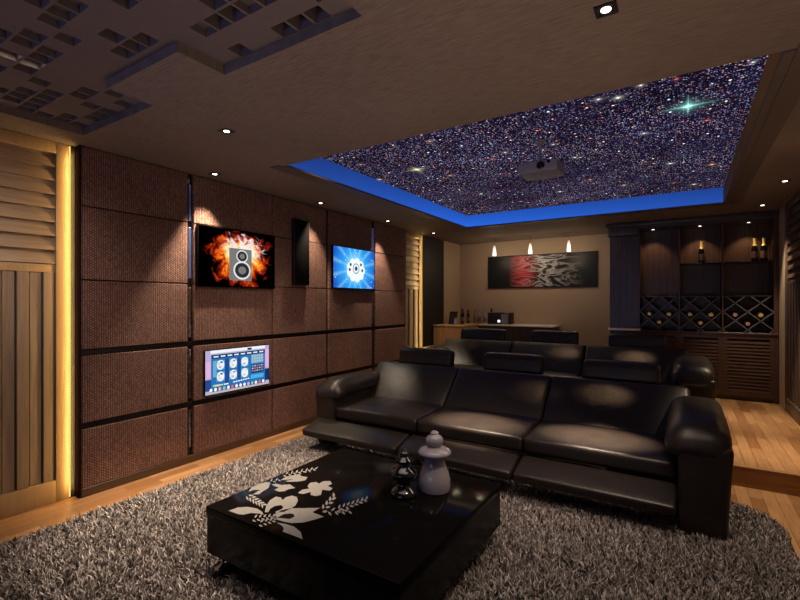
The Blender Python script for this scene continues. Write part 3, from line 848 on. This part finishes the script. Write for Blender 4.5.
def scr1(t, w, h, x):
    bm = B(); rect(bm, x, -w, w, -h, h, 0); s = obj('screen', bm, flame_mat(2 * w, 2 * h), t)
    G = [glow('speaker_picture_grey', (.22, .21, .21), .9), glow('speaker_picture_dark', (.03, .03, .035), .9), glow('speaker_picture_white', (.85, .85, .85), .9)]
    bm = B(); rect(bm, x + .0008, -.125, .15, -.22, .105, 0)
    for (cz, r) in ((.03, .064), (-.115, .096)):
        disc(bm, x + .0012, .03, cz, r * 1.12, r, 2, 28); disc(bm, x + .0016, .03, cz, r * .92, r * .80, 1, 28); disc(bm, x + .002, .03, cz, r * .5, r * .42, 0, 24)
    obj('speaker_picture', bm, G, s)
tv('wall_television', 2.532, 3.473, 1.645, 2.238, 'black wall television showing a grey speaker bursting into flames', 'television', scr1, 'wall televisions')
def scr2(t, w, h, x):
    m = NT('blue_burst_picture'); p = m.pos(); sp = m.n('ShaderNodeSeparateXYZ'); m.l(p, sp.inputs[0])
    an = m.math('ARCTAN2', sp.outputs[2], sp.outputs[1]); rr = m.math('SQRT', m.math('ADD', m.math('MULTIPLY', sp.outputs[1], sp.outputs[1]), m.math('MULTIPLY', sp.outputs[2], sp.outputs[2])))
    ray = m.math('POWER', m.math('ABSOLUTE', m.math('SINE', m.math('MULTIPLY', an, 7))), 9.0)
    base = m.ramp(rr, [(0.08, (0.35, 0.85, 1)), (0.25, (0.03, 0.38, 0.95)), (0.48, (0.01, 0.11, 0.60))])
    low = m.ramp(sp.outputs[2], [(0.0, (0.5, 0.9, 1)), (0.01, (0, 0, 0))])
    dots = m.n('ShaderNodeTexVoronoi'); m.put(dots.inputs['Vector'], p); dots.inputs['Scale'].default_value = 16
    spk = m.math('LESS_THAN', dots.outputs[0], .14)
    col = m.mix(m.math('MULTIPLY', ray, .35), base, (0.4, 0.8, 1, 1)); col = m.mix(m.math('MULTIPLY', spk, .7), col, (0.8, 0.95, 1, 1))
    mat = m.emission(col, 1.0)
    bm = B(); rect(bm, x, -w, w, -h, h, 0); s = obj('screen', bm, mat, t)
    G = [glow('burst_white', (.9, .97, 1), 1.0), glow('burst_dark', (.03, .06, .09), 1.0), glow('burst_grey', (.35, .45, .5), 1.0)]
    bm = B()
    for k in range(9):
        a = 2 * PI * k / 9
        disc(bm, x + .0008 + .00005 * k, .02 + .145 * math.cos(a), -.02 + .115 * math.sin(a), .062, .058, 0)
    disc(bm, x + .0014, .02, -.02, .15, .12, 0, 28)
    for (a, b, r) in ((.02, .0, .075),): disc(bm, x + .0018, a, b, r, r, 2, 24); disc(bm, x + .0021, a, b, r * .75, r * .75, 0, 24); disc(bm, x + .0024, a, b, r * .42, r * .42, 1, 20)
    for (a, b) in ((-.12, -.02), (.16, -.02), (-.1, .05), (.13, .06)): disc(bm, x + .0019, a, b, .022, .022, 1, 14)
    obj('burst_picture', bm, G, s)
tv('wall_television', 4.449, 5.383, 1.68, 2.248, 'black wall television showing a white emblem on a bright blue burst', 'television', scr2, 'wall televisions')
def scr3(t, w, h, x):
    C = {'lav': (.52, .42, .66), 'pink': (.75, .45, .72), 'white': (.88, .9, .95), 'dark': (.02, .03, .06), 'blue': (.025, .16, .46), 'deep': (.02, .07, .26), 'teal': (.15, .42, .62), 'cyan': (.07, .45, .75), 'yel': (.8, .75, .3), 'red': (.75, .15, .12), 'grey': (.5, .5, .55), 'green': (.25, .6, .4), 'navy': (.01, .03, .12), 'skin': (.85, .65, .4)}
    names = list(C); G = [glow('console_screen_' + k, C[k], 1.0) for k in names]; ix = {k: i for i, k in enumerate(names)}
    bm = B(); lay = [0]
    def R(s0, s1, t0, t1, c):
        lay[0] += 1; rect(bm, x + .00004 * lay[0], -w + 2 * w * s0, -w + 2 * w * s1, h - 2 * h * t1, h - 2 * h * t0, ix[c])
    def Dd(s, tt, rs, rt, c):
        lay[0] += 1; disc(bm, x + .00004 * lay[0], -w + 2 * w * s, h - 2 * h * tt, 2 * w * rs, 2 * h * rt, ix[c], 14)
    R(0, 1, 0, 1, 'lav'); R(0, .07, .25, .62, 'pink'); R(.93, 1, .1, .55, 'pink'); R(0, .09, .66, .92, 'deep'); R(.92, 1, .6, .9, 'navy')
    R(.07, .93, .0, .07, 'white'); R(.63, .70, .02, .08, 'dark'); R(.1, .85, .07, .10, 'grey')
    R(.08, .93, .10, .88, 'blue'); R(.09, .93, .11, .19, 'navy')
    for k in range(8): R(.115 + k * .102, .185 + k * .102, .135, .165, 'white')
    R(.105, .155, .24, .62, 'teal'); R(.28, .34, .22, .8, 'deep'); R(.47, .52, .22, .8, 'deep')
    for i, s in enumerate((.215, .405, .585)):
        for j, tt in enumerate((.35, .62)):
            R(s - .058, s + .058, tt - .11, tt + .11, 'cyan'); Dd(s, tt, .055, .115, 'white'); R(s - .03, s + .012, tt + .02, tt + .07, 'skin' if (i + j) % 2 else 'grey'); R(s - .005, s + .03, tt - .08, tt - .04, ('deep', 'red', 'yel')[i]); R(s - .035, s - .015, tt - .05, tt + .0, ('grey', 'skin', 'white')[i])
    R(.69, .90, .20, .42, 'teal')
    for i in range(5):
        for j in range(3): R(.70 + i * .04, .728 + i * .04, .22 + j * .065, .262 + j * .065, 'grey')
    R(.69, .90, .45, .66, 'navy')
    for i in range(5):
        for j in range(3): R(.70 + i * .04, .728 + i * .04, .47 + j * .06, .505 + j * .06, ('teal', 'grey', 'red')[(i + j) % 3])
    R(.68, .90, .70, .80, 'cyan')
    R(.1, .2, .79, .84, 'green'); R(.13, .25, .80, .83, 'yel'); R(.26, .33, .80, .83, 'white')
    for k in range(7): R(.40 + k * .038, .43 + k * .038, .785 - .004 * k, .815 - .004 * k, 'white')
    R(.0, 1, .95, 1, 'grey'); R(.06, .93, .87, .95, 'deep')
    for k in range(14): Dd(.075 + k * .063, .905, .022, .042, ('white', 'white', 'pink', 'green', 'white', 'red', 'white')[k % 7])
    obj('screen', bm, G, t)
tv('wall_touch_screen', 2.610, 3.402, .595, 1.035, 'small wall screen showing a blue song menu with white icons', 'screen', scr3, None, .008, .02)

# ------------------------------------------------------------------ tall black speaker on the left wall
t = thing('column_speaker', 'tall slim black speaker mounted on the woven wall between the televisions', 'speaker', (PX + .001, 3.875, 1.70))
bm = B(); box(bm, 0, .05, -.125, .125, 0, .78, .008, 2); obj('cabinet', bm, M['black'], t, 40)
bm = B(); box(bm, .05, .060, -.115, .115, .012, .768, .006, 2); obj('grille', bm, M['speaker'], t, 40)

# ------------------------------------------------------------------ picture on the rear wall
t = thing('panorama_picture', 'long dark picture with red and white swirls on the rear wall', 'picture', (-2.32, BY, 2.09))
m = NT('dark_swirl_painting'); p = m.pos()
wv = m.noise(m.mapping(p, loc=(4, 0, 1), sc=(.8, 1, 2.2)), 2.2, 4, .55, 2.2).outputs[0]
rd = m.noise(m.mapping(p, loc=(2, 0, 0), sc=(1, 1, 1)), 2.2, 4, .5, 1.0).outputs[0]
sp = m.n('ShaderNodeSeparateXYZ'); m.l(p, sp.inputs[0])
g1 = m.math('SUBTRACT', 1.0, m.math('DIVIDE', m.math('ABSOLUTE', m.math('SUBTRACT', sp.outputs[0], .12)), .70), clamp=True)
g2 = m.math('SUBTRACT', 1.0, m.math('DIVIDE', m.math('ABSOLUTE', m.math('ADD', sp.outputs[0], .30)), .34), clamp=True)
red = m.ramp(m.math('MULTIPLY', m.math('POWER', g2, .8), m.math('MULTIPLY_ADD', wv, 1.2, m.math('MULTIPLY', rd, .4))), [(.2, (0.006, .007, .008)), (.6, (.26, .012, .016)), (.9, (.5, .05, .06))])
wh = m.math('MULTIPLY', m.math('MULTIPLY', m.math('POWER', m.math('SUBTRACT', 1.0, m.math('ABSOLUTE', m.math('MULTIPLY_ADD', wv, 11.0, -5.5)), clamp=True), 1.5), g1), .75, clamp=True)
col = m.mix(wh, red, (.75, .72, .72, 1))
M['paint'] = m.pbsdf(col, .45, 0, .3)
bm = B(); box(bm, -1.02, 1.02, -.035, 0, -.315, .315, .004, 2); fr = obj('frame', bm, M['black'], t, 40)
bm = B(); quad(bm, [(-1.0, -.0358, -.298), (1.0, -.0358, -.298), (1.0, -.0358, .298), (-1.0, -.0358, .298)]); obj('canvas', bm, M['paint'], t)

# ------------------------------------------------------------------ pendant lamps before the rear wall
m = NT('lit_pendant_glass'); p = m.pos(); sp = m.n('ShaderNodeSeparateXYZ'); m.l(p, sp.inputs[0])
M['pend'] = m.emission(m.ramp(m.math('MULTIPLY_ADD', sp.outputs[2], 4.6, 1.52), [(0, (1, .95, .85)), (.55, (1, .84, .62)), (1, (.20, .13, .08))]), 1.6)
def pendant(x, y, label):
    t = thing('pendant_lamp', label, 'pendant lamp', (x, y, H), 0, 'pendant lamps before the rear wall')
    bm = B(); lathe(bm, [(.03, -.012), (.03, 0)], 0, 0, 0, 20); obj('canopy', bm, M['chrome'], t, 40)
    bm = B(); lathe(bm, [(.003, -.13), (.003, -.01)], 0, 0, 0, 8); obj('cord', bm, M['black'], t)
    bm = B(); lathe(bm, [(.028, -.325), (.037, -.318), (.036, -.29), (.030, -.24), (.022, -.18), (.016, -.14), (.010, -.125)], 0, 0, 0, 24); obj('lamp_shade', bm, M['pend'], t, 40)
    L = bpy.data.lights.new('pendant_bulb', 'POINT'); L.energy = 3.2; L.color = (1, .78, .52); L.shadow_soft_size = .03
    o = bpy.data.objects.new('pendant_bulb', L); link(o, t); o.location = (0, 0, -.38)
    return t
pendant(-3.04, 8.14, 'slim glowing glass pendant lamp, leftmost of the three')
pendant(-2.36, 8.14, 'slim glowing glass pendant lamp, middle one of the three')
pendant(-1.69, 8.14, 'slim glowing glass pendant lamp, rightmost of the three, nearest the wine cabinet')

# ------------------------------------------------------------------ wine cabinet
CX0, CX1, CY = -.97, 1.04, 7.58
t = thing('wine_cabinet', 'dark walnut built-in wine cabinet with lit niches and diamond bottle racks', 'wine cabinet', (0, CY, PLAT))
z = lambda v: v - PLAT
bays = [(-.56, -.06), (-.05, .445), (.455, 1.0)]
bm = B(); box(bm, CX0, -.57, 0, 1.01, z(1.10), z(2.50), .006, 1); box(bm, CX0, -.57, .05, 1.01, 0, z(1.07), .006, 1)
for k in range(5): box(bm, CX0 + .02 + k * .076, CX0 + .08 + k * .076, -.002, 0, z(1.12), z(2.48), .001, 1)
obj('pilaster', bm, M['ebony'], t, 40)
bm = B(); box(bm, CX0 - .02, -.555, -.03, .3, z(1.068), z(1.10), .006, 2); obj('ledge', bm, M['stone'], t, 40)
bm = B(); box(bm, CX0, 1.04, 0, 1.01, z(2.60), z(H) - .001, .003, 1); box(bm, CX0 - .05, 1.04, -.05, .02, z(2.64), z(H) - .002, .01, 2); box(bm, CX0 - .03, -.57, -.03, .02, z(2.50), z(2.65), .02, 3)
obj('cornice', bm, M['ebony'], t, 40)
bm = B(); box(bm, -.57, 1.04, .42, .44, 0, z(2.60)); obj('back_panel', bm, M['walnut'], t)
bm = B()
for (a, b) in ((-.57, -.56), (-.06, -.05), (.445, .455), (1.0, 1.04)): box(bm, a - .004, b + .004, 0, .42, 0, z(2.60), .002, 1)
obj('divider', bm, M['walnut'], t)
bm = B(); box(bm, -.57, 1.04, -.012, .42, z(1.058), z(1.085), .004, 1); obj('counter', bm, M['walnut'], t)
for (a, b) in bays[1:]:
    bm = B(); box(bm, a, b, .06, .42, z(2.035), z(2.050), .002, 1); obj('shelf', bm, M['blackgloss'], t)
for (a, b) in bays:
    bm = B(); box(bm, a, b, .06, .42, z(1.572), z(1.590), .002, 1); obj('shelf', bm, M['walnut'], t)
for (a, b) in bays:
    bm = B(); w = b - a; zb, zt = 1.085, 1.572; Lh = zt - zb
    px_ = w / 2; pz = .24
    def strip(p0, p1):
        d = Vector((p1[0] - p0[0], 0, p1[1] - p0[1]));
        nrm = Vector((-d.z, 0, d.x)).normalized() * .007
        c = [Vector((p0[0], 0, p0[1])) + nrm, Vector((p0[0], 0, p0[1])) - nrm, Vector((p1[0], 0, p1[1])) - nrm, Vector((p1[0], 0, p1[1])) + nrm]
        f = [bm.verts.new(q + Vector((0, .02, 0))) for q in c]; g = [bm.verts.new(q + Vector((0, .36, 0))) for q in c]
        for k in range(4): bm.faces.new((f[k], f[(k + 1) % 4], g[(k + 1) % 4], g[k]))
        bm.faces.new(f); bm.faces.new(g)
    slope = pz / px_
    for s in (1, -1):
        for k in range(-6, 7):
            # line z = zb + s*slope*(x-a) + k*pz, clipped to the bay
            pts = []
            for (X, Z) in ((a, zb + .04 + k * pz), (b, zb + .04 + s * slope * w + k * pz)):
                pts.append([X, Z])
            (xa, za), (xb, zb2) = pts
            def clip(xa, za, xb, zb2):
                tt = [0, 1]
                for lim, sg in ((zb, 1), (zt, -1)):
                    fa, fb = sg * (za - lim), sg * (zb2 - lim)
                    if fa < 0 and fb < 0: return None
                    if fa < 0: tt[0] = max(tt[0], fa / (fa - fb))
                    elif fb < 0: tt[1] = min(tt[1], fa / (fa - fb))
                if tt[1] - tt[0] < .02: return None
                return [(xa + (xb - xa) * q, z(za + (zb2 - za) * q)) for q in tt]
            c = clip(xa, za, xb, zb2)
            if c: strip(*c)
    obj('bottle_rack', bm, M['rackwood'], t)
for (a, b) in bays:
    bm = B()
    box(bm, a, a + .045, .0, .022, .05, z(1.055), .002, 1); box(bm, b - .045, b, .0, .022, .05, z(1.055), .002, 1)
    box(bm, a + .045, b - .045, .0, .022, z(1.0), z(1.055)); box(bm, a + .045, b - .045, .0, .022, .05, .13)
    zz = .13
    while zz + .05 < z(1.0):
        v = [(.002, zz), (.022, zz), (.022, zz + .042), (.014, zz + .042)]
        p = [bm.verts.new((a + .045, q[0], q[1])) for q in v]; q2 = [bm.verts.new((b - .045, q[0], q[1])) for q in v]
        for k in range(4): bm.faces.new((p[k], p[(k + 1) % 4], q2[(k + 1) % 4], q2[k]))
        zz += .046
    obj('louvred_door', bm, M['walnutx'], t)
bm = B(); box(bm, -.57, 1.04, .025, .42, 0, .05); obj('plinth', bm, M['walnut'], t)
for (x, nm, pw) in ((-.395, 'left', 10), (.194, 'middle', 12), (.753, 'right', 12)):
    downlight(x, 7.78, 2.60, 'tiny downlight in the %s niche of the wine cabinet' % nm, pw, 84, .6, WARM2, (0, .25, -1), .036)

# ------------------------------------------------------------------ bottles
def wine_bottle(name, loc, label, grp, mat, foil, hgt=.31, lying=False, cat='bottle', r=.038):
    t = thing(name, label, cat, loc, 0, grp)
    if lying: t.rotation_euler = (PI / 2, 0, 0)
    k = hgt / .31
    bm = B(); lathe(bm, [(r * .86, 0), (r, .006), (r, .175 * k), (r * .92, .20 * k), (.016, .235 * k), (.0135, .25 * k)], 0, 0, 0, 24); obj('glass', bm, mat, t, 40)
    bm = B(); lathe(bm, [(.030, .2105 * k), (.0225, .226 * k), (.0185, .240 * k), (.0175, .296 * k), (.0195, .298 * k), (.0195, .308 * k), (.009, .31 * k)], 0, 0, 0, 20); obj('foil_cap', bm, foil, t, 40)
    bm = B(); lathe(bm, [(r + .0006, .05 * k), (r + .0006, .14 * k)], 0, 0, 0, 24); obj('paper_label', bm, M['wineLabel'], t, 40)
    return t
SH = 2.051
wine_bottle('champagne_bottle', (.213, 7.86, SH), 'dark bottle with gold neck standing alone in the middle cabinet niche', 'bottles standing in the cabinet', M['bottle'], M['foil'], .33)
wine_bottle('champagne_bottle', (.825, 7.86, SH), 'dark bottle with gold neck, left of the pair in the right cabinet niche', 'bottles standing in the cabinet', M['bottle'], M['foil'], .33)
wine_bottle('champagne_bottle', (.925, 7.86, SH), 'dark bottle with gold neck, right of the pair in the right cabinet niche', 'bottles standing in the cabinet', M['bottle'], M['foil'], .33)
bn = ['left', 'middle', 'right']
for bi, (a, b) in enumerate(bays):
    w = b - a
    for (fx_, zc, pn) in ((.25, 1.325, 'upper left'), (.5, 1.205, 'lower centre'), (.75, 1.325, 'upper right')):
        zz = zc - .001
        t = wine_bottle('rack_bottle', (a + w * fx_, CY + .33, zz), 'bottle lying in the %s rack bay, %s of its three' % (bn[bi], pn), 'bottles lying in the diamond rack', M['bottle'], M['foil'] if bi != 2 or fx_ > .6 else M['pinkfoil'], .31, True, 'bottle', .042)
        for ch in t.children:
            if ch.name.startswith('foil_cap'):
                ch.scale = (1.3, 1.3, 1.0)

# ------------------------------------------------------------------ bar counter in the rear left corner
t = thing('bar_counter', 'bar counter with a honey wood end cabinet along the rear wall', 'bar counter', (FX + .004, 7.42, PLAT))
z = lambda v: v - PLAT
ox, oy = FX + .004, 7.42
bm = B(); box(bm, 0, -3.36 - ox, 0, BY - oy - .003, 0, z(1.045), .004, 1); obj('end_cabinet', bm, M['barwood'], t, 40)
bm = B(); box(bm, 0, -3.35 - ox, -.01, BY - oy - .003, z(1.047), z(1.075), .004, 1); obj('worktop', bm, M['barwood'], t, 40)
bm = B(); box(bm, -3.355 - ox, -1.96 - ox, 8.12 - oy, BY - oy - .003, 0, z(1.045), .004, 1); obj('bar_front', bm, M['ebony'], t, 40)
bm = B(); box(bm, -3.348 - ox, -1.94 - ox, 8.10 - oy, BY - oy - .003, z(1.047), z(1.075), .004, 1); obj('bar_top', bm, M['stone'], t, 40)
BT = 1.076
# things standing on the bar
t = thing('menu_board', 'small dark board leaning on the honey wood end of the bar', 'board', (-3.72, 7.72, BT))
bm = B()
bm2 = bmesh.new(); bmesh.ops.create_cube(bm2, size=1)
for v in bm2.verts: v.co = Vector((v.co.x * .16, v.co.y * .02 + (v.co.z + .5) * .07, (v.co.z + .5) * .24))
bmesh.ops.bevel(bm2, geom=list(bm2.edges), offset=.005, segments=2, affect='EDGES'); merge(bm, bm2)
obj('board', bm, M['black'], t, 40)
bm = B(); quad(bm, [(-.065, -.0118 + .07 * .12, .03), (.065, -.0118 + .07 * .12, .03), (.065, -.0118 + .07 * .9, .216), (-.065, -.0118 + .07 * .9, .216)]); obj('board_face', bm, M['ebony'], t)
def bar_bottle(x, y, label, mat, cap, h, r):
    wine_bottle('bar_bottle', (x, y, BT), label, 'bottles on the bar', mat, cap, h, False, 'bottle', r)
bar_bottle(-3.63, 7.98, 'dark bottle on the bar nearest the leaning board', M['bottle'], M['black'], .30, .036)
bar_bottle(-3.66, 8.32, 'second dark bottle on the bar from the left, slimmer', M['bottle'], M['black'], .27, .030)
bar_bottle(-3.55, 8.40, 'amber glass bottle on the bar beside the dark bottles', M['tanbottle'], M['tanbottle'], .27, .030)
bar_bottle(-3.46, 8.42, 'lilac clear glass bottle on the bar', M['clearbottle'], M['clearbottle'], .28, .036)
bar_bottle(-3.35, 8.44, 'greyish clear glass bottle between the lilac bottle and the black machine', M['clearbottle'], M['clearbottle'], .25, .030)
bar_bottle(-3.22, 8.45, 'dark bottle standing behind the black machine on the bar', M['bottle'], M['black'], .30, .034)
t = thing('small_vase', 'small pale lilac vase at the front of the honey wood bar end', 'vase', (-3.60, 7.60, BT))
bm = B(); lathe(bm, [(.024, 0), (.032, .01), (.034, .05), (.022, .09), (.026, .12), (.028, .125)], 0, 0, 0, 20); obj('vase_body', bm, M['clearbottle'], t, 40)
bm = B(); lathe(bm, [(.029, .123), (.030, .128), (.022, .129)], 0, 0, 0, 20); obj('rim', bm, M['clearbottle'], t, 40)
t = thing('coffee_machine', 'black box-shaped machine with grey side and small white light on the bar', 'machine', (-2.98, 8.30, BT))
bm = B(); box(bm, -.22, .03, -.1, .14, 0, .22, .008, 2); box(bm, .185, .22, -.1, .14, 0, .22, .006, 2); box(bm, .03, .185, -.06, .14, .0, .205, .004, 1); obj('casing', bm, M['black'], t, 40)
bm = B(); box(bm, .034, .181, -.066, -.061, .012, .195); obj('side_panel', bm, M['grey'], t)
bm = B(); lathe(bm, [(.026, -.005), (.026, .004), (.015, .01)], .005, -.10, .06, 20, 0, 'Y'); obj('indicator_light', bm, M['whitelight'], t)

# ------------------------------------------------------------------ remaining lamps and added fills
def area(name, loc, aim, sx, sy, power, color):
    L = bpy.data.lights.new(name, 'AREA'); L.shape = 'RECTANGLE'; L.size = sx; L.size_y = sy; L.energy = power; L.color = color
    o = bpy.data.objects.new(name, L); link(o); o.location = loc
    o.rotation_euler = Vector(aim).to_track_quat('-Z', 'Y').to_euler()
    return o
area('screen_light', (-1.9, FY + .1, 1.0), (0, 1, .42), 2.6, 1.0, 9, (.38, .45, 1.0)).data.spread = math.radians(70)
area('blue_cove_left', (TX0 + .03, (TY0 + TY1) / 2, 2.80), (1, 0, .2), .1, 3.6, .5, (.05, .22, 1))
area('blue_cove_far', ((TX0 + TX1) / 2, TY1 - .03, 2.80), (0, -1, .2), 3.2, .1, .8, (.05, .22, 1))
area('led_near', (FX + .05, 1.566, 1.35), (-.6, -1, 0), .012, 2.6, 6.0, (1, .64, .2))
area('led_far', (FX + .05, 6.96, 1.45), (-.35, -1, 0), .012, 2.4, 2.8, (1, .66, .26))
area('rear_fill', (-2.3, 7.3, 2.66), (0, .2, -1), 2.2, .5, 7, (1, .74, .48))
area('front_fill', (-1.1, 1.5, 2.66), (0, 0, -1), 2.8, 1.6, 8, (1, .84, .74)).data.spread = math.radians(95)
area('left_wall_fill', (-2.4, 3.2, 2.66), (-.62, 0, -1), .3, 5.8, 24, (1, .76, .58)).data.spread = math.radians(95)  # added fill to brighten the left wall, no such fixture
area('ceiling_bounce', (-.3, 1.6, .9), (0, .2, 1), 1.8, 1.8, 16, (1, .74, .55))
area('ceiling_bounce_left', (-2.3, 2.2, .9), (0, .25, 1), 1.6, 1.2, 3.5, (1, .76, .66))

area('left_panel_fill', (-2.7, 1.0, 2.6), (-1, 0, -.9), .5, .5, 4, (1, .82, .66)).data.spread = math.radians(80)  # added fill for the near slatted panel, no lamp hangs there
# ------------------------------------------------------------------ world, camera, view
w = bpy.data.worlds.new('World'); scn.world = w; w.use_nodes = True
w.node_tree.nodes['Background'].inputs[0].default_value = (.010, .009, .012, 1)
cam = bpy.data.cameras.new('Camera'); co = bpy.data.objects.new('Camera', cam); link(co)
cam.sensor_width = 36; cam.lens = 36 * F_ / 800; cam.shift_y = 2 / 800
co.location = (0, 0, 1.5); co.rotation_euler = (PI / 2, 0, TH)
cam.clip_start = .05
scn.camera = co
scn.view_settings.view_transform = 'Standard'
scn.view_settings.look = 'None'
cy_ = scn.cycles
cy_.max_bounces = 6; cy_.diffuse_bounces = 3; cy_.glossy_bounces = 4; cy_.sample_clamp_indirect = 3.0
try: cy_.use_denoising = True
except Exception: pass
